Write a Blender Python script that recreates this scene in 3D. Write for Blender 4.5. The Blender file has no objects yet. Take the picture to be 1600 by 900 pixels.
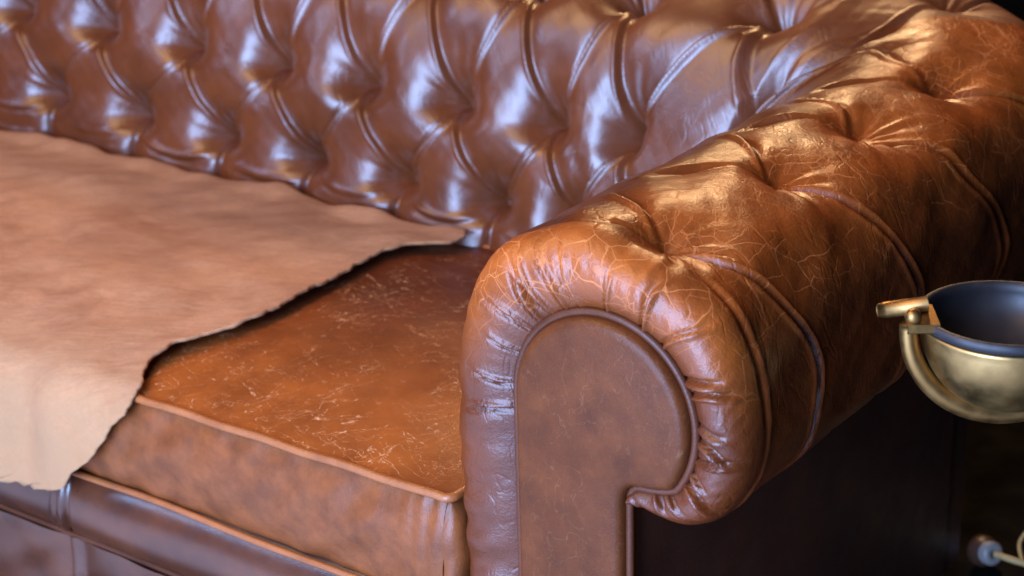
import bpy, bmesh, math, random
import numpy as np
from mathutils import Matrix, Vector

# ------------------------------------------------------------------ camera, world, lamps, exposure
sc = bpy.context.scene
COL = sc.collection
RIGHT = np.array([0.811564, 0.583694, -0.025787]); DOWN = np.array([0.195162, -0.312424, -0.929679]); FWD = np.array([-0.550704, 0.749461, -0.367467])
CPOS = np.array([0.938282, -1.288158, 0.728934])
cd = bpy.data.cameras.new('camera'); cam = bpy.data.objects.new('camera', cd); COL.objects.link(cam)
cd.sensor_width = 36; cd.lens = 2850 / 1600 * 36; cd.clip_start = .05; cd.clip_end = 60
cam.matrix_world = Matrix(((RIGHT[0], -DOWN[0], -FWD[0], CPOS[0]), (RIGHT[1], -DOWN[1], -FWD[1], CPOS[1]),
                           (RIGHT[2], -DOWN[2], -FWD[2], CPOS[2]), (0, 0, 0, 1)))
cd.dof.use_dof = True; cd.dof.focus_distance = 1.78; cd.dof.aperture_fstop = 5.6
sc.camera = cam
sc.view_settings.view_transform = 'Standard'; sc.view_settings.look = 'None'
sc.view_settings.exposure = 0; sc.view_settings.gamma = 1
w = bpy.data.worlds.new('World'); sc.world = w; w.use_nodes = True
bg = w.node_tree.nodes['Background']; bg.inputs[0].default_value = (.75, .8, 1, 1); bg.inputs[1].default_value = .012

def lamp(name, loc, aim, sx, sy, power, color, spread=None):
    l = bpy.data.lights.new(name, 'AREA'); l.shape = 'RECTANGLE'; l.size = sx; l.size_y = sy
    l.energy = power; l.color = color
    if spread: l.spread = math.radians(spread)
    o = bpy.data.objects.new(name, l); COL.objects.link(o); o.location = loc
    o.rotation_euler = (Vector(aim) - Vector(loc)).to_track_quat('-Z', 'Y').to_euler()
    return o
COOL = (.37, .56, 1.0)
lamp('window_light', (-3.6, -2.7, 2.0), (-.8, -.3, -.4), 1.1, .8, 56, COOL)
lamp('window_light', (.02, -1.95, .45), (-.7, .5, -.05), 1.4, 2.0, 270, COOL)
lamp('ceiling_lamp_light', (-.95, 2.25, 1.6), (-.1, .3, 0), .40, .40, 12, (1, .62, .30), 100)
lamp('warm_fill_light', (-1.2, -1.0, 2.3), (-.8, .2, 0), 2.2, 1.6, 72, (1, .62, .32))  # added overhead warm fill for hide and seat; no such lamp known

# ------------------------------------------------------------------ helpers
rng = np.random.default_rng(7)
def sst(x, a, b):
    t = np.clip((x - a) / (b - a), 0, 1); return t * t * (3 - 2 * t)
def lerp(a, b, t): return a + (b - a) * t
def snoise(seed, *cs, n=7, lo=1., hi=3.):
    """smooth pseudo noise, about -1..1, from random plane waves"""
    g = np.random.default_rng(seed); out = 0
    for i in range(n):
        d = g.normal(size=len(cs)); d /= np.linalg.norm(d); f = g.uniform(lo, hi)
        out = out + np.sin(sum(c * dd * f for c, dd in zip(cs, d)) * 2 * math.pi + g.uniform(0, 6.28))
    return out / math.sqrt(n) * .8

BASE = {}
def empty(name, loc, label=None, cat=None, rz=0):
    o = bpy.data.objects.new(name, None); COL.objects.link(o); o.location = loc; o.rotation_euler = (0, 0, rz)
    o.empty_display_size = .05
    if label: o['label'] = label; o['category'] = cat
    return o
def link(name, me, mat, parent=None, sub=False):
    o = bpy.data.objects.new(name, me); COL.objects.link(o)
    if mat: me.materials.append(mat)
    if parent: o.parent = parent
    return o
def mesh_from(name, V, F, mat, parent=None, smooth=True, origin=None):
    V = np.asarray(V, float).reshape(-1, 3)
    off = np.array(origin) if origin is not None else (np.array(parent.location) if parent and not parent.parent else np.zeros(3))
    V = V - off
    me = bpy.data.meshes.new(name)
    if isinstance(F, np.ndarray):
        k = F.shape[1]
        me.vertices.add(len(V)); me.vertices.foreach_set('co', V.astype(np.float32).ravel())
        me.loops.add(F.size); me.loops.foreach_set('vertex_index', F.astype(np.int32).ravel())
        me.polygons.add(len(F)); me.polygons.foreach_set('loop_start', np.arange(0, F.size, k, dtype=np.int32))
        me.update(calc_edges=True)
    else:
        me.from_pydata([tuple(v) for v in V], [], F)
    me.validate(); me.update()
    if smooth: me.polygons.foreach_set('use_smooth', np.ones(len(me.polygons), bool))
    return link(name, me, mat, parent)
def gridF(n, m, flip=False, wrap=False):
    i, j = np.meshgrid(np.arange(n - 1), np.arange(m if wrap else m - 1), indexing='ij')
    j2 = (j + 1) % m
    q = np.stack([i * m + j, (i + 1) * m + j, (i + 1) * m + j2, i * m + j2], -1).reshape(-1, 4)
    return q[:, ::-1] if flip else q
def grid(name, P, mat, parent=None, flip=False, attrs=None, origin=None):
    n, m = P.shape[:2]
    o = mesh_from(name, P.reshape(-1, 3), gridF(n, m, flip), mat, parent, origin=origin)
    for k, a in (attrs or {}).items():
        at = o.data.attributes.new(k, 'FLOAT', 'POINT'); at.data.foreach_set('value', np.broadcast_to(a, (n, m)).astype(np.float32).ravel())
    return o
def tube(name, path, r, mat, parent=None, seg=10, closed=False, origin=None, caps=True):
    P = np.asarray(path, float); n = len(P); r = np.broadcast_to(np.asarray(r, float), (n,))
    T = np.roll(P, -1, 0) - np.roll(P, 1, 0) if closed else np.gradient(P, axis=0)
    T /= np.linalg.norm(T, axis=1)[:, None] + 1e-12
    ref = np.array([0, 0, 1.]) if abs(T[0][2]) < .9 else np.array([1., 0, 0])
    u = np.cross(T[0], ref); u /= np.linalg.norm(u); rings = []
    for i in range(n):
        u = u - T[i] * (u @ T[i]); u /= np.linalg.norm(u); b = np.cross(T[i], u)
        a = np.linspace(0, 2 * math.pi, seg, endpoint=False)
        rings.append(P[i] + r[i] * (np.cos(a)[:, None] * u + np.sin(a)[:, None] * b))
    V = np.concatenate(rings); F = [tuple(f) for f in gridF(n, seg, wrap=True)]
    if closed:
        F += [((n - 1) * seg + j, j, (j + 1) % seg, (n - 1) * seg + (j + 1) % seg) for j in range(seg)]
    elif caps:
        F.append(tuple(range(seg))[::-1]); F.append(tuple((n - 1) * seg + j for j in range(seg)))
    return mesh_from(name, V, F, mat, parent, origin=origin)
def lathe(name, prof, mat, parent=None, seg=64, loc=(0, 0, 0)):
    pr = np.array(prof); a = np.linspace(0, 2 * math.pi, seg, endpoint=False)
    V = np.stack([pr[:, 0][:, None] * np.cos(a), pr[:, 0][:, None] * np.sin(a), np.repeat(pr[:, 1][:, None], seg, 1)], -1)
    o = mesh_from(name, V, gridF(len(pr), seg, wrap=True, flip=True), mat, None)
    if parent: o.parent = parent
    o.location = loc
    return o
def crom(P, per):
    """Catmull-Rom through P (k,...,2) with `per` samples per segment list"""
    k = len(P); out = []
    for i in range(k - 1):
        p0 = P[max(i - 1, 0)]; p1 = P[i]; p2 = P[i + 1]; p3 = P[min(i + 2, k - 1)]
        for t in np.arange(per[i]) / per[i]:
            out.append(.5 * (2 * p1 + (p2 - p0) * t + (2 * p0 - 5 * p1 + 4 * p2 - p3) * t * t + (3 * p1 - p0 - 3 * p2 + p3) * t ** 3))
    out.append(P[-1]); return np.array(out)

# ------------------------------------------------------------------ materials
class NT:
    def __init__(s, name):
        s.m = bpy.data.materials.new(name); s.m.use_nodes = True; s.t = s.m.node_tree; s.b = s.t.nodes['Principled BSDF']
    def n(s, kind, **k):
        o = s.t.nodes.new(kind)
        for a, v in k.items():
            if a.startswith('i_'):
                key = a[2:]; o.inputs[int(key) if key.isdigit() else key].default_value = v
            else: setattr(o, a, v)
        return o
    def l(s, a, b): s.t.links.new(a, b)
    def coords(s, scale=(1, 1, 1), rot=(0, 0, 0)):
        tc = s.n('ShaderNodeTexCoord'); mp = s.n('ShaderNodeMapping'); mp.vector_type = 'TEXTURE'; mp.inputs['Scale'].default_value = tuple(1 / c for c in scale)
        mp.inputs['Rotation'].default_value = rot
        s.l(tc.outputs['Object'], mp.inputs[0]); return mp.outputs[0]
    def noise(s, vec, scale, detail=4, rough=.55, dist=0):
        o = s.n('ShaderNodeTexNoise'); o.inputs['Scale'].default_value = scale; o.inputs['Detail'].default_value = detail
        o.inputs['Roughness'].default_value = rough; o.inputs['Distortion'].default_value = dist
        if vec is not None: s.l(vec, o.inputs['Vector'])
        return o
    def ramp(s, f, stops, interp='LINEAR'):
        o = s.n('ShaderNodeValToRGB'); cr = o.color_ramp; cr.interpolation = interp
        while len(cr.elements) < len(stops): cr.elements.new(.5)
        for e, (p, c) in zip(cr.elements, stops):
            e.position = p; e.color = (c, c, c, 1) if isinstance(c, (int, float)) else (*c, 1)
        s.l(f, o.inputs[0]); return o.outputs[0]
    def mix(s, f, a, b, blend='MIX'):
        o = s.n('ShaderNodeMix', data_type='RGBA', blend_type=blend)
        for sock, v in ((o.inputs[0], f), (o.inputs[6], a), (o.inputs[7], b)):
            if hasattr(v, 'is_output'): s.l(v, sock)
            elif isinstance(v, (int, float)): sock.default_value = v
            else: sock.default_value = (*v, 1)
        return o.outputs[2]
    def math(s, op, a, b=0., c=None, clamp=False):
        o = s.n('ShaderNodeMath', operation=op, use_clamp=clamp)
        for i, v in enumerate((a, b, c)):
            if v is None: continue
            if hasattr(v, 'is_output'): s.l(v, o.inputs[i])
            else: o.inputs[i].default_value = v
        return o.outputs[0]
    def bump(s, h, strength, dist, prev=None):
        o = s.n('ShaderNodeBump'); o.inputs['Strength'].default_value = strength; o.inputs['Distance'].default_value = dist
        s.l(h, o.inputs['Height'])
        if prev is not None: s.l(prev, o.inputs['Normal'])
        return o.outputs[0]
    def warp(s, vec, scale, amt):
        nz = s.noise(vec, scale, 3)
        sub = s.n('ShaderNodeVectorMath', operation='SUBTRACT'); sub.inputs[1].default_value = (.5, .5, .5); s.l(nz.outputs['Color'], sub.inputs[0])
        sc_ = s.n('ShaderNodeVectorMath', operation='SCALE'); sc_.inputs['Scale'].default_value = amt; s.l(sub.outputs[0], sc_.inputs[0])
        ad = s.n('ShaderNodeVectorMath', operation='ADD'); s.l(vec, ad.inputs[0]); s.l(sc_.outputs[0], ad.inputs[1]); return ad.outputs[0]

def leather(name, dark, base, worn, wear_shade_attr=False, wear_const=0., crack=0., scratch=0., rough=(.27, .42), grain=.35, mottle=9, spec=.5, wrinkle=0., lump=.22, wrough=.06):
    t = NT(name); v = t.coords()
    n1 = t.noise(v, mottle, 6, .6)
    col = t.mix(t.ramp(n1.outputs[0], [(.33, 0.), (.66, 1.)]), dark, base)
    fine = t.noise(v, 70, 5, .65)
    col = t.mix(t.ramp(fine.outputs[0], [(.4, 0.), (.75, .35)]), col, dark)
    if wear_shade_attr:
        at = t.n('ShaderNodeAttribute', attribute_name='wear_shade'); wv = at.outputs['Fac']
    else:
        wv = t.math('ADD', wear_const, 0.)
    wn = t.noise(v, 16, 5, .62)
    wm = t.math('MULTIPLY', wv, t.ramp(wn.outputs[0], [(.3, .45), (.62, 1.)]), clamp=True)
    col = t.mix(wm, col, worn)
    h = None
    pale = (worn[0] * 1.5 + .02, worn[1] * 1.9 + .01, worn[2] * 2.4 + .01)
    if crack:
        wvec = t.warp(v, 11, .03)
        lines = None
        for sc_, th in ((13, .010), (27, .016), (55, .026)):
            vo = t.n('ShaderNodeTexVoronoi', feature='DISTANCE_TO_EDGE'); vo.inputs['Scale'].default_value = sc_
            t.l(wvec, vo.inputs['Vector'])
            ln = t.ramp(vo.outputs['Distance'], [(0., 1.), (th, 0.)])
            gate = t.noise(v, 7 if sc_ < 20 else 12 if sc_ < 30 else 15, 4, .65)
            g = t.ramp(gate.outputs[0], [(.43, 0.), (.55, 1.)] if sc_ < 30 else [(.48, 0.), (.60, .8)])
            ln = t.math('MULTIPLY', ln, g)
            lines = ln if lines is None else t.math('MAXIMUM', lines, ln)
        lines = t.math('MULTIPLY', t.math('MULTIPLY', lines, t.ramp(wv, [(.30, 0.), (.70, 1.)]) if wear_shade_attr else wv), crack, clamp=True)
        col = t.mix(lines, col, pale); h = lines
    if scratch:
        allm = None
        for k, (sx, sy, rz, sc_) in enumerate(((1, 5., .55, 9), (1, 5.5, -.35, 10), (1, 4., 1.25, 11), (1, 1.6, .2, 16))):
            vv = t.coords((sx, sy, 1), (0, 0, rz)); vv = t.warp(vv, 25, .035)
            nz = t.noise(vv, sc_, 2, .5)
            d = t.math('ABSOLUTE', t.math('SUBTRACT', nz.outputs[0], .5 + .03 * (k - 1)))
            ln = t.ramp(d, [(0., 1.), (.0045, 0.)])
            g = t.ramp(t.noise(t.coords((1, 1, 1), (.3 * k, .2, k)), 5 + 1.5 * k, 4, .7).outputs[0], [(.43, 0.), (.58, 1.)])
            g2 = t.ramp(t.noise(v, 130 + 40 * k, 2, .6).outputs[0], [(.4, .1), (.6, 1.)])
            ln = t.math('MULTIPLY', t.math('MULTIPLY', ln, g), g2)
            allm = ln if allm is None else t.math('MAXIMUM', allm, ln)
        allm = t.math('MULTIPLY', allm, scratch, clamp=True)
        col = t.mix(allm, col, (.56, .28, .13)); h = allm if h is None else t.math('MAXIMUM', h, allm)
    t.l(col, t.b.inputs['Base Color'])
    r = t.ramp(t.noise(v, 24, 5, .65).outputs[0], [(.3, rough[0]), (.7, rough[1])])
    r = t.math('ADD', r, t.math('MULTIPLY', wm, wrough))
    if h is not None: r = t.math('ADD', r, t.math('MULTIPLY', h, .25))
    t.l(r, t.b.inputs['Roughness'])
    t.b.inputs['Specular IOR Level'].default_value = spec
    vo = t.n('ShaderNodeTexVoronoi', feature='F1'); vo.inputs['Scale'].default_value = 420; t.l(t.warp(v, 60, .01), vo.inputs['Vector'])
    nb = t.bump(vo.outputs['Distance'], grain * .55, .0006)
    nb = t.bump(t.noise(v, 130, 5, .6).outputs[0], grain * .6, .0016, nb)
    nb = t.bump(t.noise(v, 28, 3, .55).outputs[0], grain * lump, .004, nb)
    if wrinkle:
        wr = None
        for k, (rz, sc_) in enumerate(((.3, 26), (-.5, 34))):
            vv = t.warp(t.coords((1, 1, .28), (.35 * (1 - 2 * k), rz, 0)), 9, .05); nz = t.noise(vv, sc_, 2, .5)
            ln = t.ramp(t.math('ABSOLUTE', t.math('SUBTRACT', nz.outputs[0], .5)), [(0., 1.), (.035, 0.)])
            ln = t.math('MULTIPLY', ln, t.ramp(t.noise(v, 7 + 3 * k, 3, .6).outputs[0], [(.46, 0.), (.6, 1.)]))
            wr = ln if wr is None else t.math('MAXIMUM', wr, ln)
        nb = t.bump(t.math('MULTIPLY', wr, -1.), wrinkle, .0012, nb)
    if h is not None: nb = t.bump(t.math('MULTIPLY', h, -1.), .2, .0006, nb)
    t.l(nb, t.b.inputs['Normal'])
    return t.m

M_BACK = leather('back_leather', (.062, .0135, .0038), (.120, .0285, .0072), (.17, .045, .009), wear_shade_attr=True, crack=.5, rough=(.27, .35), grain=.25, wrinkle=.18, lump=.03, spec=.72, wrough=.32)
M_ARM = leather('arm_leather', (.036, .0075, .003), (.065, .0135, .0042), (.29, .066, .009), wear_shade_attr=True, crack=1.0, rough=(.29, .39), grain=.55, wrinkle=.3, spec=.40)
M_FRONT = leather('front_panel_leather', (.046, .0105, .003), (.092, .0232, .0056), (.15, .044, .010), wear_const=.15, rough=(.34, .46), grain=.42, scratch=.10, mottle=22, spec=.15)
M_PIPE = leather('piping_leather', (.035, .009, .004), (.075, .018, .007), (.14, .042, .013), wear_const=.2, rough=(.34, .48), grain=.4, spec=.25)
M_PIPEW = leather('worn_piping_leather', (.11, .025, .006), (.19, .047, .010), (.34, .105, .026), wear_const=.6, rough=(.34, .5), grain=.6, mottle=40)
M_SEAT = leather('seat_leather', (.050, .009, .003), (.105, .019, .005), (.275, .068, .0105), wear_shade_attr=True, scratch=1.3, rough=(.36, .48), grain=.35, mottle=7, spec=.25, lump=.1)
M_BOX = leather('boxing_leather', (.065, .015, .004), (.165, .042, .010), (.26, .078, .019), wear_const=.25, rough=(.36, .48), grain=.45, mottle=34, spec=.28)
M_RAIL = leather('rail_leather', (.020, .006, .005), (.075, .020, .007), (.14, .040, .010), wear_const=.15, rough=(.26, .34), grain=.2, mottle=10, lump=.03, spec=.7)
M_OUT = leather('outside_leather', (.04, .012, .007), (.08, .022, .010), (.1, .03, .01), rough=(.4, .55), grain=.25)

def plain(name, col, rough, metal=0., var=.25, nscale=20, bump=.1, bdist=.002, spec=.5):
    t = NT(name); v = t.coords(); n = t.noise(v, nscale, 5, .6)
    t.l(t.mix(t.ramp(n.outputs[0], [(.3, 0.), (.7, 1.)]), tuple(c * (1 - var) for c in col), tuple(min(1, c * (1 + var)) for c in col)), t.b.inputs['Base Color'])
    t.l(t.ramp(t.noise(v, nscale * 1.7, 4).outputs[0], [(.3, rough * .8), (.7, rough * 1.25)]), t.b.inputs['Roughness'])
    t.b.inputs['Metallic'].default_value = metal; t.b.inputs['Specular IOR Level'].default_value = spec
    t.l(t.bump(n.outputs[0], bump, bdist), t.b.inputs['Normal']); return t.m
M_BRASS = plain('tarnished_brass', (.36, .22, .08), .44, 1., .3, 26, .12, .001)
M_BRASSD = plain('brown_brass', (.30, .165, .055), .45, 1., .25, 30, .12, .001)
M_BOWL = plain('dark_blue_enamel', (.016, .014, .016), .5, 0, .3, 18, .05)
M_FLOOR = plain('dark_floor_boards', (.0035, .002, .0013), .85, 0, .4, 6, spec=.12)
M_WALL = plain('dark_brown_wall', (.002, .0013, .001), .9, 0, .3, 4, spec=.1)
M_WHITE = plain('white_plastic', (.26, .23, .21), .4, 0, .05, 20)
M_BROWNP = plain('brown_plastic', (.07, .03, .018), .4, 0, .2, 20)
M_CORD = plain('ivory_cord', (.48, .30, .11), .5, 0, .1, 40)

def hide_material():
    t = NT('tan_hide_suede'); v = t.coords(); vs = t.coords((1, 2.4, 1.5), (0, 0, .5))
    a = t.noise(t.warp(v, 5, .15), 4.5, 6, .62); b = t.noise(vs, 14, 6, .65); c = t.noise(t.coords((1, 3.2, 2), (0, 0, .35)), 190, 4, .7)
    col = t.mix(t.ramp(a.outputs[0], [(.41, 0.), (.58, 1.)]), (.30, .122, .050), (.45, .212, .098))
    col = t.mix(t.ramp(b.outputs[0], [(.38, .0), (.75, .6)]), col, (.43, .225, .12))
    col = t.mix(t.ramp(c.outputs[0], [(.38, .32), (.6, 0.)]), col, (.17, .075, .036))
    st = t.noise(t.warp(t.coords((1, 7, 3), (0, 0, .42)), 6, .06), 34, 5, .7)
    col = t.mix(t.ramp(st.outputs[0], [(.36, .35), (.52, 0.)]), col, (.20, .09, .038))
    col = t.mix(t.ramp(st.outputs[0], [(.54, 0.), (.72, .5)]), col, (.46, .25, .135))
    at = t.n('ShaderNodeAttribute', attribute_name='pale')
    col = t.mix(t.math('MULTIPLY', at.outputs['Fac'], t.ramp(b.outputs[0], [(.3, .6), (.6, 1.)])), col, (.29, .155, .075))
    t.l(col, t.b.inputs['Base Color']); t.b.inputs['Roughness'].default_value = .85
    t.b.inputs['Specular IOR Level'].default_value = .06
    t.b.inputs['Sheen Weight'].default_value = .04; t.b.inputs['Sheen Roughness'].default_value = .5
    nb = t.bump(c.outputs[0], .6, .0014); nb = t.bump(st.outputs[0], .35, .003, nb); nb = t.bump(b.outputs[0], .35, .004, nb)
    t.l(nb, t.b.inputs['Normal']); return t.m
M_HIDE = hide_material()

# ------------------------------------------------------------------ room
def slab(name, x0, x1, y0, y1, z0, z1, mat, parent=None):
    V = [(x, y, z) for x in (x0, x1) for y in (y0, y1) for z in (z0, z1)]
    F = [(0, 1, 3, 2), (4, 6, 7, 5), (0, 4, 5, 1), (2, 3, 7, 6), (0, 2, 6, 4), (1, 5, 7, 3)]
    return mesh_from(name, V, F, mat, parent, smooth=False)
ZF = -.6
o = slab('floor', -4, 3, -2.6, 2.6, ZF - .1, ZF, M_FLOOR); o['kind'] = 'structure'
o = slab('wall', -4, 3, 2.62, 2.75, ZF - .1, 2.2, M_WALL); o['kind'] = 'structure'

reflector = slab('reflector', -3.2, 1.2, -2.4, -.16, ZF, ZF + .012, plain('pale_blue_grey_reflector', (.70, .73, .80), .9, 0, .12, 60))  # added pale slab, unseen, bounces cool light up onto the sofa front
reflector['label'] = 'pale blue grey rug added out of view before the sofa to bounce cool light'; reflector['category'] = 'reflector'

# ------------------------------------------------------------------ the sofa
SOFA = (-.9, .4, ZF)
sofa = empty('chesterfield_sofa', SOFA, 'brown leather sofa with deep buttoned back and rolled scroll arm', 'sofa')

ARM = np.array([(-.152, -.46), (-.152, -.22), (-.150, -.085), (-.149, -.03), (-.145, .025), (-.126, .082), (-.086, .124), (-.024, .147),
                (.035, .146), (.09, .122), (.130, .07), (.142, .02), (.141, -.028), (.127, -.066), (.098, -.087), (.045, -.078)])
BCK = np.array([(-.26, -.46), (-.238, -.22), (-.217, -.085), (-.204, -.03), (-.186, .04), (-.163, .106), (-.120, .168), (-.048, .204),
                (.025, .213), (.094, .192), (.138, .128), (.144, .045), (.137, -.02), (.12, -.060), (.09, -.078), (.045, -.072)])
PER = [24, 34, 18, 20, 22, 22, 26, 26, 26, 24, 24, 18, 18, 16, 18]
YC, RC, XA = .71, .14, .085
S1 = YC + math.pi / 2 * RC
def place(S, q):
    """station along the sofa and offset from the roll's centre line -> x, y; the inside corner keeps a small fillet"""
    xa, yb = XA + q, YC + RC + q
    t_ = .02 + .55 * (RC + q)
    rho = .5 * (t_ + .025 + np.sqrt((t_ - .025) ** 2 + .02 ** 2))
    cx, cy = xa - rho, yb - rho
    th = np.clip((S - YC) / RC, 0, math.pi / 2)
    w1 = sst(S, .30, YC); w2 = 1 - sst(S, S1, S1 + .4)
    x = np.where(S < YC, xa, np.where(S < S1, cx + rho * np.cos(th), XA - RC - (S - S1) + w2 * (cx - (XA - RC))))
    y = np.where(S < YC, S + w1 * (cy - YC), np.where(S < S1, cy + rho * np.sin(th), yb))
    return x, y, np.cos(th), np.sin(th)      # outward normal = (cos, sin)
KS = [-0.02, 0.07, 0.283, 0.456, 0.625, 0.87, 1.122, 1.292, 1.457, 1.627, 1.799, 1.982, 2.177, 2.377, 2.577, 2.788]
KK = [-.8, 0, 1, 2, 3, 4, 5, 6, 7, 8, 9, 10, 11, 12, 13, 14]
def smooth_interp(x, xp, fp):
    xp = np.array(xp); fp = np.array(fp, float); m = np.gradient(fp, xp)
    i = np.clip(np.searchsorted(xp, x) - 1, 0, len(xp) - 2); h = xp[i + 1] - xp[i]; t = (x - xp[i]) / h
    return ((2 * t ** 3 - 3 * t ** 2 + 1) * fp[i] + (t ** 3 - 2 * t ** 2 + t) * h * m[i] + (-2 * t ** 3 + 3 * t ** 2) * fp[i + 1] + (t ** 3 - t ** 2) * h * m[i + 1])

def tufted(s):
    """s: (n,) path stations -> displaced points (n, m, 3), base points, rows r, stations k, wear"""
    wb = sst(s, .58, 1.0)
    ctrl = ARM[:, None, :] * (1 - wb)[None, :, None] + BCK[:, None, :] * wb[None, :, None]     # (16, n, 2)
    prof = crom(ctrl, PER).transpose(1, 0, 2)                                                   # (n, m, 2)
    L = np.concatenate([np.zeros((len(s), 1)), np.cumsum(np.linalg.norm(np.diff(prof, axis=1), axis=2), 1)], 1)
    i0 = sum(PER[:2]); i3 = sum(PER[:8])
    shift = (.034 * np.clip(s - 1.33, -.2, 2) * sst(s, 1.03, 1.23))[:, None]
    pitch = (L[:, i3] - L[:, i0])[:, None] / 3
    r = (L - L[:, i0][:, None] - shift) / pitch
    r = lerp(r, smooth_interp(np.clip(r, -3.9, 8.9), [-4, -.09, .80, 2.10, 3, 9], [-3.9, 0, 1, 2, 3, 9]), sst(s, .8, 1.)[:, None])
    d = np.gradient(prof, axis=1); nl = np.linalg.norm(d, axis=2) + 1e-9
    nq, nz = -d[..., 1] / nl, d[..., 0] / nl
    K0 = smooth_interp(s, KS, KK)[:, None] + 0 * r
    dsk = np.gradient(smooth_interp(s, KS, KK), s)[:, None]; per = 1 / np.maximum(dsk, 2)      # metres per k
    S = s[:, None] + 0 * r
    front = sst(S, .012, .10)
    # pleats lean back as they run over the outside of the roll
    K = K0 - np.where(r > 3, (.42 * sst(r, 3., 4.6) - .12 * sst(r, 4.8, 6)) * lerp(1., .3, sst(S, .8, 1.)), 0)
    K = K + lerp(.03, .012, sst(S, .8, 1.)) * snoise(3, K0 * .7, r * .6)
    rr = np.clip(r, 0, 3)
    a = K + rr / 2 - .5; b = K - rr / 2 - .5
    # each pad stands proud along its upper edges and sinks towards the button below it
    def edge(A):
        return .52 + .48 * (1 - np.clip(1 - A / .30, 0, 1) ** 2.) * (1 - sst(A, .945, 1.0))
    Aa, Bb = a - np.floor(a), -b - np.floor(-b)
    P = edge(Aa) * edge(Bb)
    P = 1 - (1 - np.clip(P, 0, 1)) ** lerp(1.15, 5., sst(r, 2.4, 3.2))
    lip = ((1.9 * np.exp(-((Aa - .935) / .024) ** 2) - 1.1 * np.exp(-(np.minimum(Aa, 1 - Aa) / .022) ** 2)) * sst(Bb, .06, .3) + .75 * np.exp(-((Bb - .955) / .018) ** 2) * sst(Aa, .06, .3)) * sst(r, -.02, .12) * (1 - sst(r, 2.9, 3.0))
    Hh = lerp(.020, .009, sst(r, 1.9, 3.0)) * (1 + .10 * snoise(11, K0 * .9, r * .8))
    Hh = Hh * lerp(1, .8, sst(-r, .2, 1.2))
    dist = np.full(r.shape, 9.); well = np.full(r.shape, 9.); ang = np.zeros(r.shape); hid = np.zeros(r.shape)
    for j in range(4):
        off = .5 if j % 2 == 0 else 0.
        idx = np.round(K0 - off); du = (K0 - off - idx) * per; dv = (r - j) * pitch
        dd = np.hypot(du, dv * np.where(dv < 0, lerp(2.6, 1.5, sst(r, 2.2, 3.)), .85))
        if j < 3: dd = dd + .2 * (1 - sst(S, .70, .85))
        ww = np.hypot(du / .041, dv / np.where(dv > 0, .056, .024))
        if j < 3: ww = ww + 5 * (1 - sst(S, .70, .85))
        well = np.minimum(well, ww)
        m = dd < dist
        dist = np.where(m, dd, dist); ang = np.where(m, np.arctan2(dv, du), ang); hid = np.where(m, idx * 7.3 + j * 3.1, hid)
    # fade the diamond pattern out on the very front of the arm
    ef = np.where(r > 2.6, 1., front * np.maximum(sst(r, 2.05, 2.45), sst(S, .70, .85)))
    P = lerp(.86, P, ef)
    up = 1 - np.exp(-(dist / .055) ** 2)
    h = Hh * P + lerp(.006, .007, sst(r, 2.0, 3.2)) * up
    h = h - lerp(.020, .007, sst(r, 2.2, 3.)) * np.exp(-(dist / .016) ** 1.6) - lerp(.038, .014, sst(r, 2.0, 3.)) * np.exp(-lerp(well, dist / .040, sst(r, 2.1, 3.)) ** 2.)
    # rolled lips along the pleats
    h = h + lerp(.0038, .0022, sst(r, 1.9, 2.6)) * lip * (1 - np.exp(-(dist / .03) ** 2)) * ef
    dk = (K - np.round(K)) * per
    out = sst(r, 3.02, 3.3)
    h = h + out * .0026 * (1 - np.exp(-(dist / .05) ** 2)) * (np.exp(-((dk - .007) / .0034) ** 2) + .8 * np.exp(-((dk + .008) / .0038) ** 2))
    d0 = (K - .5 - np.round(K - .5)) * per
    low = sst(-r, .1, .4)
    h = h - out * .0055 * np.exp(-(dk / .0040) ** 2)
    h = h - low * .010 * np.exp(-(np.abs(d0) / .014) ** 1.4)
    h = h + low * .0035 * np.exp(-((d0 + .008) / .004) ** 2)
    # creases across the lowest pads, running out of the lowest buttons
    xk = (K0 - .5) % 1.0; jj = np.floor(K0 - .5)
    for q, (r0, sag, am) in enumerate(((-.14, .16, .0042), (-.36, .10, .0034))):
        rv = 1 + .35 * np.sin(jj * 5.1 + q * 2)
        rc_ = r0 * rv - sag * np.sin(math.pi * xk) + .05 * xk
        e = (r - rc_) * pitch
        env = sst(xk, .03, .2) * (1 - sst(xk, .6 + .2 * np.sin(jj * 3.7 + q), .98)) * (.6 + .4 * np.sin(jj * 2.3 + q * 1.7))
        h = h + am * env * (np.exp(-((e - .005) / .0045) ** 2) - .9 * np.exp(-((e + .003) / .0035) ** 2)) * sst(S, .98, 1.08)
    # gathers radiating out of each button
    nn = 9 + (np.floor(np.abs(hid)) % 5)
    wav = np.sin(nn * ang + hid * 1.7 + 1.3 * np.sin(2 * ang + hid)) + .5 * np.sin((nn + 6) * ang + hid * 2.9)
    h = h + .0016 * (.3 + .9 * (ang > .3) * (ang < 2.84)) * wav * np.exp(-(dist / .046) ** 2) * sst(dist, .006, .018)
    h = h - .0028 * sst(r, 3.25, 3.7) * (np.exp(-((S - .036) / .0030) ** 2) - .5 * np.exp(-((S - .044) / .004) ** 2))
    # slack and unevenness of old hide
    h = h + lerp(.0016, .0005, sst(S, .8, 1.)) * snoise(21, S * 4, r * .7) + .00035 * snoise(22, S * 16, r * 2.2)
    q = prof[..., 0] + nq * h; z = prof[..., 1] + nz * h
    x, y, cx, cy = place(S, q); PT = np.stack([x, y, z], -1)
    onarm = 1 - sst(S, .7, 1.12)
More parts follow.
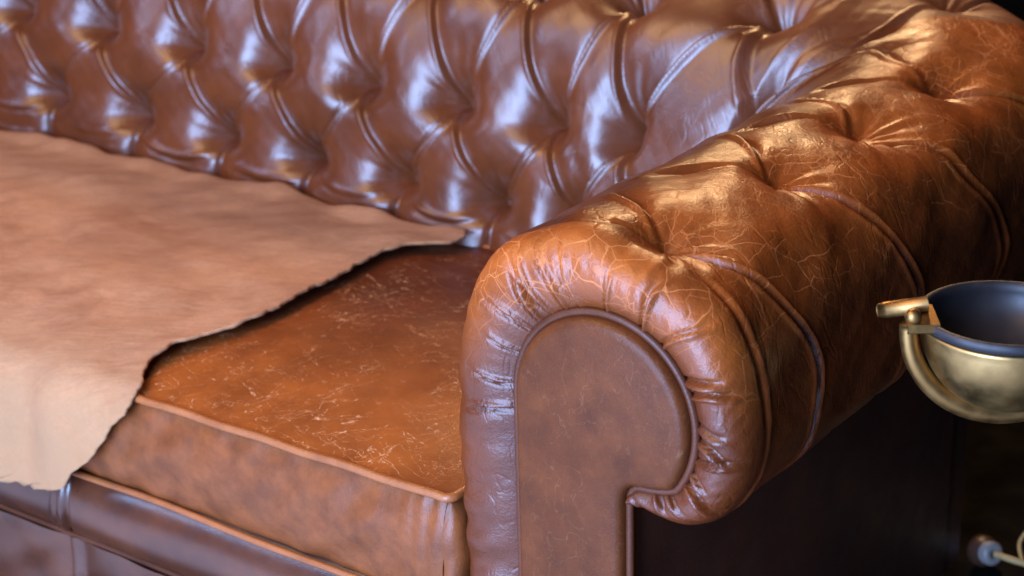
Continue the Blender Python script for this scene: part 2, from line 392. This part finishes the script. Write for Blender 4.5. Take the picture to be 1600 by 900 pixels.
    wear_shade = sst(r, lerp(1.2, 1.9, onarm), lerp(2.2, 3.0, onarm)) * (1 - sst(r, 3.4, 4.7)) * lerp(.5, 1., onarm) * lerp(.45, 1, np.clip(P, 0, 1))  # rubbed leather, plus lamp-lit arm top and shaded outer side painted in
    wear_shade = np.maximum(wear_shade, .18 * np.clip(P, 0, 1) + .12 * onarm * sst(r, 3, 4) * (1 - sst(r, 4.6, 6)))
    btn = []
    for j in range(4):
        off = .5 if j % 2 == 0 else 0.
        for kk in np.arange(-1, 14) + off:
            if kk < (0 if j == 3 else 2): continue
            sv = np.interp(kk, KK, KS)
            if sv < s[0] or sv > s[-1]: continue
            if j < 3 and sv < 1.0: continue
            i = np.argmin(np.abs(s - sv)); i = np.argmin(np.abs(K0[:, 0] - kk)); jx = np.argmin(np.abs(r[i] - j))
            nrm = np.array([cx[i, jx] * nq[i, jx], cy[i, jx] * nq[i, jx], nz[i, jx]])
            btn.append((PT[i, jx], nrm, j))
    return PT, r, wear_shade, btn

SF = .030
stations = np.concatenate([np.arange(SF, .9, .0024), np.arange(.9, 2.77, .0027)])
PT, RR, WEAR_SHADE, BTN = tufted(stations)
# front cap of the arm: gathered leather from the roll in to the scroll panel
def scroll_outline(nz_low=8):
    pts = [(0, z) for z in np.linspace(ZF + .03, -.004, 40)]
    c0, r0 = (.0957, -.004), .0957
    pts += [(c0[0] + r0 * math.cos(t), c0[1] + r0 * math.sin(t)) for t in np.linspace(math.pi, -math.radians(36), 90)[1:]]
    pts += [(.168, -.0625), (.158, -.0655), (.147, -.067), (.138, -.0675), (.131, -.069), (.1255, -.0735), (.1225, -.080)]
    pts += [(.121, z) for z in np.linspace(-.09, ZF + .03, 30)]
    return np.array(pts)
OUTL = scroll_outline()
def ray_scroll(th):
    th = th % (2 * math.pi); d = np.array([math.cos(th), math.sin(th)]); c0 = np.array([.0957, -.004]); best = .0957
    for p, q in zip(OUTL[:-1], OUTL[1:]):
        e = q - p; den = d[0] * e[1] - d[1] * e[0]
        if abs(den) < 1e-12: continue
        w_ = p - c0; t_ = (w_[0] * e[1] - w_[1] * e[0]) / den; u_ = (w_[0] * d[1] - w_[1] * d[0]) / den
        if t_ > 0 and -1e-6 <= u_ <= 1 + 1e-6: best = t_; break
    return c0 + d * best
O = PT[0]; T0 = (PT[0] - PT[2]); 
Kp = np.zeros_like(O)
for j, p in enumerate(O):
    if p[2] < -.004 and p[0] < .03: Kp[j] = (0.0, .004, p[2])
    else:
        kx = ray_scroll(math.atan2(p[2] + .004, p[0] - .0957)); Kp[j] = (kx[0], .004, kx[1])
NC = 40
tt = np.linspace(0, 1, NC)[:, None, None]
P1 = O + np.array([0, -.038, 0]); rad = (O - Kp); rad[:, 1] = 0
P2 = Kp + rad * .5 + np.array([0, -.030, 0])
CAP = (1 - tt) ** 3 * O + 3 * (1 - tt) ** 2 * tt * P1 + 3 * (1 - tt) * tt ** 2 * P2 + tt ** 3 * Kp
nrm = np.cross(np.gradient(CAP, axis=0), np.gradient(CAP, axis=1)); nrm /= np.linalg.norm(nrm, axis=2)[..., None] + 1e-12
if nrm[NC // 2, CAP.shape[1] // 2, 1] > 0: nrm = -nrm
uK = np.concatenate([[0], np.cumsum(np.linalg.norm(np.diff(Kp, axis=0), axis=1) + .35 * np.linalg.norm(np.diff(O, axis=0), axis=1))])
i_s = np.argmin(np.abs(O[:, 2] + .03) + (O[:, 0] > 0) * 9)        # gathers start here (inner side)
uu = uK[None, :]; ti = tt[..., 0]
g = 0
gr = np.random.default_rng(12); u = uK[i_s]
while u < uK[-1]:
    fr_ = (u - uK[i_s]) / (uK[-1] - uK[i_s]); ln = gr.uniform(.4, 1.0); dp = gr.uniform(.0042, .0105); wd = gr.uniform(.0019, .0034); sl = gr.uniform(-.024, .024)
    uc = u + sl * (1 - ti) + .003 * np.sin(ti * 7 + u * 90)
    fade = sst(ti, 1 - ln, 1 - ln * .4) * (1 - .4 * sst(ti, .9, 1))
    e = uu - uc
    g = g + fade * dp * (-np.exp(-(e / wd) ** 2) + .75 * np.exp(-((e - wd * 1.9) / (wd * 1.2)) ** 2))
    u += gr.uniform(.022, .066) * (1 - .25 * fr_)
low = 1 - sst(uu, uK[i_s] - .02, uK[i_s] + .03)
g = g + low * .0022 * snoise(31, uu * 9 + 0 * ti, ti * .5 + 0 * uu) * np.sin(math.pi * ti)
g = g + .00035 * snoise(33, uu * 30 + 0 * ti, ti * 2 + 0 * uu) * np.sin(math.pi * ti)
# one longer seam fold from the first button over the front edge
g = g * (1 - sst(uu, uK[-1] - .03, uK[-1] - .004))
CAP = CAP + nrm * (g * np.sin(math.pi * np.clip(ti, 0, 1) ** .8) ** .35)[..., None]
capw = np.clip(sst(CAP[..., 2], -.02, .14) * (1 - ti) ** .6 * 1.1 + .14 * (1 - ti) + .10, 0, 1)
n_arm = int(np.argmin(np.abs(stations - .80)))
AG = np.concatenate([CAP[:0:-1], PT[:n_arm + 1]]); AW = np.concatenate([capw[:0:-1], WEAR_SHADE[:n_arm + 1]])
grid('arm', AG, M_ARM, sofa, attrs={'wear_shade': AW})
grid('back', PT[n_arm:], M_BACK, sofa, attrs={'wear_shade': WEAR_SHADE[n_arm:]})

# buttons
bme = None
for p, nr, jrow in BTN:
    if bme is None:
        prof = [(.0001, .0085), (.0035, .0080), (.007, .0062), (.0092, .0030), (.0098, -.002), (.0090, -.006)]
        b0 = lathe('button', prof, M_BACK, sofa, 16); bme = b0.data; ob = b0
    else:
        ob = bpy.data.objects.new('button', bme); COL.objects.link(ob); ob.parent = sofa
    ob.rotation_euler = Vector(nr).to_track_quat('Z', 'Y').to_euler()
    ob.location = Vector(p + nr * (-.008 if jrow == 3 else .001)) - Vector(SOFA)

# scroll panel on the arm front
def inset(poly, d):
    t = np.gradient(poly, axis=0); t /= np.linalg.norm(t, axis=1)[:, None]
    return poly + np.stack([t[:, 1], -t[:, 0]], 1) * d
rings = [(OUTL, .016), (OUTL, -.006), (inset(OUTL, .0012), -.0105), (inset(OUTL, .0035), -.0135), (inset(OUTL, .007), -.0152), (inset(OUTL, .011), -.0158)]
n = len(OUTL); V = []; F = []
for q, (pl, yy) in enumerate(rings): V += [(a, yy, b) for a, b in pl]
for q in range(len(rings) - 1):
    F += [(q * n + i, q * n + (i + 1) % n, (q + 1) * n + (i + 1) % n, (q + 1) * n + i) for i in range(n)]
F.append(tuple((len(rings) - 1) * n + i for i in range(n)))
sp = mesh_from('scroll_panel', V, F, M_FRONT, sofa)
po = inset(OUTL, -.0032)
tube('piping', [(a, -.0025, b) for a, b in po], .0042, M_PIPE, sp, 10, origin=SOFA)
# outside of the arm, below the roll, and outside of the back
yy, zz = np.meshgrid(np.linspace(.014, .80, 40), np.linspace(ZF + .03, -.060, 30), indexing='ij')
grid('outside_arm_panel', np.stack([.121 + .006 * np.sin(math.pi * (yy - .014) / .786) + 0 * zz, yy, zz], -1), M_OUT, sofa)
slab('outside_back_panel', -1.9, .118, .80, .86, ZF + .03, -.06, M_OUT, sofa)
for fx in (.06, -1.8):
    for fy in (.05, .74):
        lt = lathe('foot', [(.018, 0), (.03, .008), (.034, .02), (.028, .03)], M_BROWNP, sofa, 20, (fx - SOFA[0], fy - SOFA[1], 0))

# front rail: padded roll under the cushions, with a pleat
XR0, XR1 = -1.85, -.075
xs = np.concatenate([np.arange(XR0, -.80, .012), np.arange(-.80, XR1 + .001, .0025)])
th = np.linspace(0, 1, 48)
X, TH = np.meshgrid(xs, th, indexing='ij')
angc = lerp(math.radians(115), math.radians(-78), TH)
ry, rz = .037, .052
yr = .020 - ry * np.cos(angc); zr = -.330 + rz * np.sin(angc)
xp = -.70 + .020 * np.sin(math.pi * TH) - .012 * TH
e = X - xp
gv = -.006 * np.exp(-((e - .004) / .0035) ** 2) + .0030 * np.exp(-((e + .006) / .005) ** 2) + .0022 * np.exp(-((e + .020) / .004) ** 2)
gv = gv + .0008 * snoise(41, X * 2, TH * .6)
yr = yr - gv * np.cos(angc) ; zr = zr + gv * np.sin(angc)
grid('front_rail', np.stack([X, yr, zr], -1), M_RAIL, sofa, flip=True)
xl = np.linspace(XR0, XR1, 160)
tube('rail_piping', np.stack([xl, 0 * xl - .004, -.2815 + .0012 * np.sin(xl * 21) - .006 * sst(xl, -.6, -.1)], 1), .0042, M_PIPEW, sofa, 10)
tube('border_piping', np.stack([xl, 0 * xl + .008, -.3835 + .0008 * np.sin(xl * 17)], 1), .0042, M_PIPE, sofa, 10)
xs2 = np.concatenate([np.arange(XR0, -.80, .02), np.arange(-.80, XR1 + .001, .004)])
X, Zb = np.meshgrid(xs2, np.linspace(-.385, ZF + .04, 40), indexing='ij')
e = X + .690
yb = .010 - .010 * (1 - np.exp(-(np.abs(e) / .03))) - .004 * np.exp(-((e + .012) / .005) ** 2) + .0018 * snoise(43, X * 5, Zb * 7)
grid('front_border', np.stack([X, yb, Zb], -1), M_RAIL, sofa, flip=True)
slab('seat_platform', XR0, -.02, .03, .78, ZF + .04, -.295, M_OUT, sofa)

# ------------------------------------------------------------------ seat cushions
CW = .585
def seat_top(u, v, seed=51):                                       # u across 0..1, v from front 0..1
    return -.1515 + .022 * (1 - np.abs(2 * u - 1) ** 3.2) * (1 - np.abs(2 * v - 1) ** 3.2) + .0016 * snoise(seed, u * 1.6, v * 1.6)
def cushion(xr, label):
    c = empty('seat_cushion', (xr - CW / 2, .3, -.29), label, 'seat cushion'); c['group'] = 'seat cushions of the sofa'
    x0, x1, y0, y1 = xr - CW, xr, .0, .612
    u, v = np.meshgrid(np.linspace(0, 1, 130), np.linspace(0, 1, 130), indexing='ij')
    T = np.stack([lerp(x0, x1, u), lerp(y0, y1, v), seat_top(u, v)], -1)
    wear_shade = np.clip(.95 * np.exp(-((v - .05) / .33) ** 2) * (1 - .6 * sst(u, .75, 1.)) + .12, 0, 1)  # front rubbed lighter; darker rear also paints in the back's shade
    grid('seat_panel', T, M_SEAT, c, attrs={'wear_shade': wear_shade})
    per = [];  rc = .007
    for cx_, cy_, a0 in ((x1 - rc, y0 + rc, -90), (x1 - rc, y1 - rc, 0), (x0 + rc, y1 - rc, 90), (x0 + rc, y0 + rc, 180)):
        for a in np.radians(np.linspace(a0, a0 + 90, 7)): per.append((cx_ + rc * math.cos(a), cy_ + rc * math.sin(a), math.cos(a), math.sin(a)))
    per = np.array(per); dense = []
    for i in range(len(per)):
        p, q = per[i], per[(i + 1) % len(per)]; k = max(1, int(np.hypot(*(q - p)[:2]) / .006))
        for t_ in np.arange(k) / k: dense.append(lerp(p, q, t_))
    dn = np.array(dense + [dense[0]])
    hh = np.linspace(0, 1, 34)
    D, Hh = np.meshgrid(np.arange(len(dn)), hh, indexing='ij')
    zt, zb = -.157, -.282
    bul = .014 * np.sin(math.pi * Hh) ** .7 + .0018 * snoise(57, D * .05, Hh * 1.1) - .004
    # slack leather near the arm end of the front boxing
    xx, yy_ = dn[:, 0][:, None] + 0 * Hh, dn[:, 1][:, None] + 0 * Hh
    fr = (yy_ < .02) * sst(xx, x1 - .09, x1 - .02)
    bul = bul + fr * .0022 * np.sin(Hh * 3 + (xx - x1) * 330)
    B = np.stack([xx + dn[:, 2][:, None] * bul, yy_ + dn[:, 3][:, None] * bul, lerp(zt, zb, Hh)], -1)
    grid('boxing', B, M_BOX, c)
    tp = np.stack([dn[:-1, 0] + dn[:-1, 2] * .0020, dn[:-1, 1] + dn[:-1, 3] * .0020, -.1515 + .0008 * np.sin(np.arange(len(dn) - 1) * .31)], 1)
    tube('piping', tp, .0050, M_PIPEW, c, 10, closed=True)
    return c
cushion(-.094, 'scratched tan leather seat cushion beside the rolled arm')
cushion(-.094 - CW - .004, 'middle seat cushion lying under the tan hide')
cushion(-.094 - 2 * (CW + .004), 'far seat cushion lying under the end of the tan hide')

# ------------------------------------------------------------------ the hide thrown over the seat
def ctop(x, y):
    v = np.clip(y / .612, 0, 1)
    return -.1515 + .022 * (1 - np.abs(2 * v - 1) ** 3.2)
WT = [0, .03, .11, .25, .42, .50, .535, .60, .64, .665, .70, .735, .76, .775]
XRT = [-.513, -.503, -.548, -.545, -.540, -.572, -.573, -.545, -.552, -.575, -.600, -.640, -.664, -.70]
nw, nu = 210, 260
wv = np.linspace(0, .775, nw); W_, U = np.meshgrid(wv, np.linspace(0, 1, nu) ** .7, indexing='ij')
xr_ = smooth_interp(W_, WT, XRT) + .0022 * snoise(61, W_ * 13 + 0 * U, lo=.6, hi=2.5) + .0008 * snoise(62, W_ * 30 + 0 * U)
X = lerp(-1.78, xr_, U)
ragged = .006 * snoise(63, X * 5) + .0015 * snoise(64, X * 22)
W_ = W_ + (ragged + .012 * sst(-X, .72, .95)) * sst(W_, .6, .77)
L0 = .587; ra = .040
y = np.where(W_ < L0, L0 - W_, 0.); z = ctop(X, y) + .0055
a_ = np.clip((W_ - L0) / ra, 0, math.pi / 2)
y = np.where(W_ >= L0, .018 - ra * np.sin(a_), y); z = np.where(W_ >= L0, -.146 + .0055 - ra * (1 - np.cos(a_)) , z)
dn_ = np.maximum(W_ - L0 - ra * math.pi / 2, 0)
z = z - dn_; y = y - .006 * np.sin(np.clip(dn_ / .1, 0, 1) * math.pi / 2) - .006 * sst(dn_, .06, .13)
edge = (1 - U) * (xr_ + 1.78)
top = 1 - sst(W_, .55, .64)
z = z + top * (.0035 * snoise(65, X * 3, W_ * 3) + .002 * snoise(66, X * 7, W_ * 7) + .0035)
for ar in (y, z):
    pad = np.pad(ar, ((10, 10), (0, 0)), mode='reflect', reflect_type='odd'); kw = np.hanning(23)[1:-1]; kw /= kw.sum()
    ar[:] = sum(kw[i] * pad[i:i + len(ar)] for i in range(21))
z = z + .003
z = z + top * np.exp(-(edge / .045) ** 2) * (.002 * np.exp(-((W_ - .47) / .06) ** 2) + .003 * np.exp(-((W_ - .02) / .05) ** 2))
z = z + .018 * (1 - sst(W_, 0, .05)) * (.5 + .5 * snoise(67, X * 2.5))
y = y - (1 - top) * (.005 * snoise(68, X * 6, W_ * 2) + .003 + .006 * np.exp(-((X + .77) / .02) ** 2))
pale = sst(W_, .48, .72)
hd = grid('cowhide', np.stack([X, y, z], -1), M_HIDE, None, flip=True, attrs={'pale': pale})
hd['label'] = 'tan suede hide with raw edges draped over the seat and its front'; hd['category'] = 'hide'
sm = hd.modifiers.new('thickness', 'SOLIDIFY'); sm.thickness = .0042; sm.offset = -1

# ------------------------------------------------------------------ brass bowl on its stand
BC = (.392, .223, .074); RB = .079
bowl = empty('brass_bowl_stand', (BC[0], BC[1], ZF), 'brass bowl with dark blue liner hung in a curved brass yoke beside the arm', 'bowl stand', math.radians(37))
def up(z): return z + BC[2] - ZF
pr = [(RB * math.cos(t), up(-.006 + .079 * math.sin(t))) for t in np.linspace(-math.pi / 2 + .001, 0, 24)]
pr += [(RB + .001, up(-.003)), (RB - .003, up(-.002)), (RB - .004, up(-.01))]
lathe('outer_bowl', pr, M_BRASS, bowl, 96)
pr = [(RB - .007, up(-.02)), (RB - .0055, up(-.004)), (RB + .0015, up(.000)), (RB + .003, up(.004)), (RB + .002, up(.0085)), (RB - .001, up(.0095)), (RB - .004, up(.008))]
pr += [((RB - .006) * math.cos(t), up(.004 + .048 * math.sin(t))) for t in np.linspace(0, -math.pi / 2 + .001, 20)]
lathe('liner', pr, M_BOWL, bowl, 96)
ry_ = RB + .014
ph = np.linspace(math.radians(178), math.radians(362), 60)
tube('yoke', np.stack([ry_ * np.cos(ph), 0 * ph - .006, up(.0) + (ry_ - .004) * np.sin(ph)], 1), .0085 + .003 * np.sin((ph - math.pi) * 1.0) ** 2, M_BRASSD, bowl, 18, origin=(0, 0, 0))
tube('clamp_bar', [(-.122, -.004, up(.016)), (-.115, -.004, up(.0165)), (-.077, -.004, up(.021))], [.006, .0075, .0075], M_BRASSD, bowl, 16, origin=(0, 0, 0))
k = lathe('clamp_knob', [(.0001, -.0075)] + [(.0075 * math.cos(t), .0075 * math.sin(t)) for t in np.linspace(-1.5, 1.5, 14)] + [(.0001, .0075)], M_BRASSD, bowl, 20, (-.093, -.020, up(.016)))
V = []; 
for x_ in (-.099, -.070):
    V += [(x_, -.026, up(.001)), (x_, -.031, up(.004)), (x_, -.028, up(.0105)), (x_, -.012, up(.0135)), (x_, .006, up(.0165)), (x_, .006, up(.0145)), (x_, -.012, up(.0115)), (x_, -.0255, up(.0085)), (x_, -.0275, up(.0045)), (x_, -.0245, up(.003))]
F = [(i, (i + 1) % 10, 10 + (i + 1) % 10, 10 + i) for i in range(10)] + [tuple(range(10))[::-1], tuple(range(10, 20))]
mesh_from('clamp_plate', V, F, M_BRASSD, bowl, smooth=False, origin=(0, 0, 0))
tube('pole', [(.06, .02, .02), (.06, .02, up(-.085)), (.03, .004, up(-.089))], .008, M_BRASSD, bowl, 14, origin=(0, 0, 0))
lathe('base', [(.001, .02), (.04, .018), (.09, .008), (.10, 0)], M_BRASSD, bowl, 40, (.06, .02, 0))

# ------------------------------------------------------------------ plug and cord on the floor
pl = empty('electric_plug', (.136, .905, ZF), 'small brown and white electric plug lying on the dark floor', 'plug')
def disc(name, c, ax, prof, mat):
    o = lathe(name, prof, mat, pl, 28); o.location = Vector(c) * 1.0; o.scale = (1.0,) * 3; o.rotation_euler = Vector(ax).to_track_quat('Z', 'Y').to_euler(); return o
AX = (.75, -.45, .25)
disc('plug_body', (0, 0, .026), AX, [(.001, -.016), (.016, -.015), (.022, -.008), (.0225, .004), (.018, .012)], M_BROWNP)
disc('plug_face', (.008, -.005, .029), AX, [(.017, -.004), (.0172, .012), (.014, .016), (.006, .0165), (.0055, .013), (.001, .013)], M_WHITE)
def cordpath(pts, n=16): return crom(np.array(pts, float), [n] * (len(pts) - 1))
tube('cord', cordpath([(.021, -.012, .034), (.055, -.012, .032), (.09, .01, .022), (.16, .05, .012), (.28, .03, .008), (.36, -.06, .005)]), .0048, M_CORD, pl, 8, origin=(0, 0, 0))
tube('cord', cordpath([(.060, -.010, .033), (.045, .018, .046), (.055, .045, .062), (.085, .060, .066), (.12, .055, .05), (.2, .05, .02), (.28, .1, .006)]), .0030, M_CORD, pl, 8, origin=(0, 0, 0))
tube('cord', cordpath([(.085, .005, .026), (.078, .03, .045), (.092, .05, .062), (.13, .06, .06), (.2, .02, .02)]), .0030, M_CORD, pl, 8, origin=(0, 0, 0))
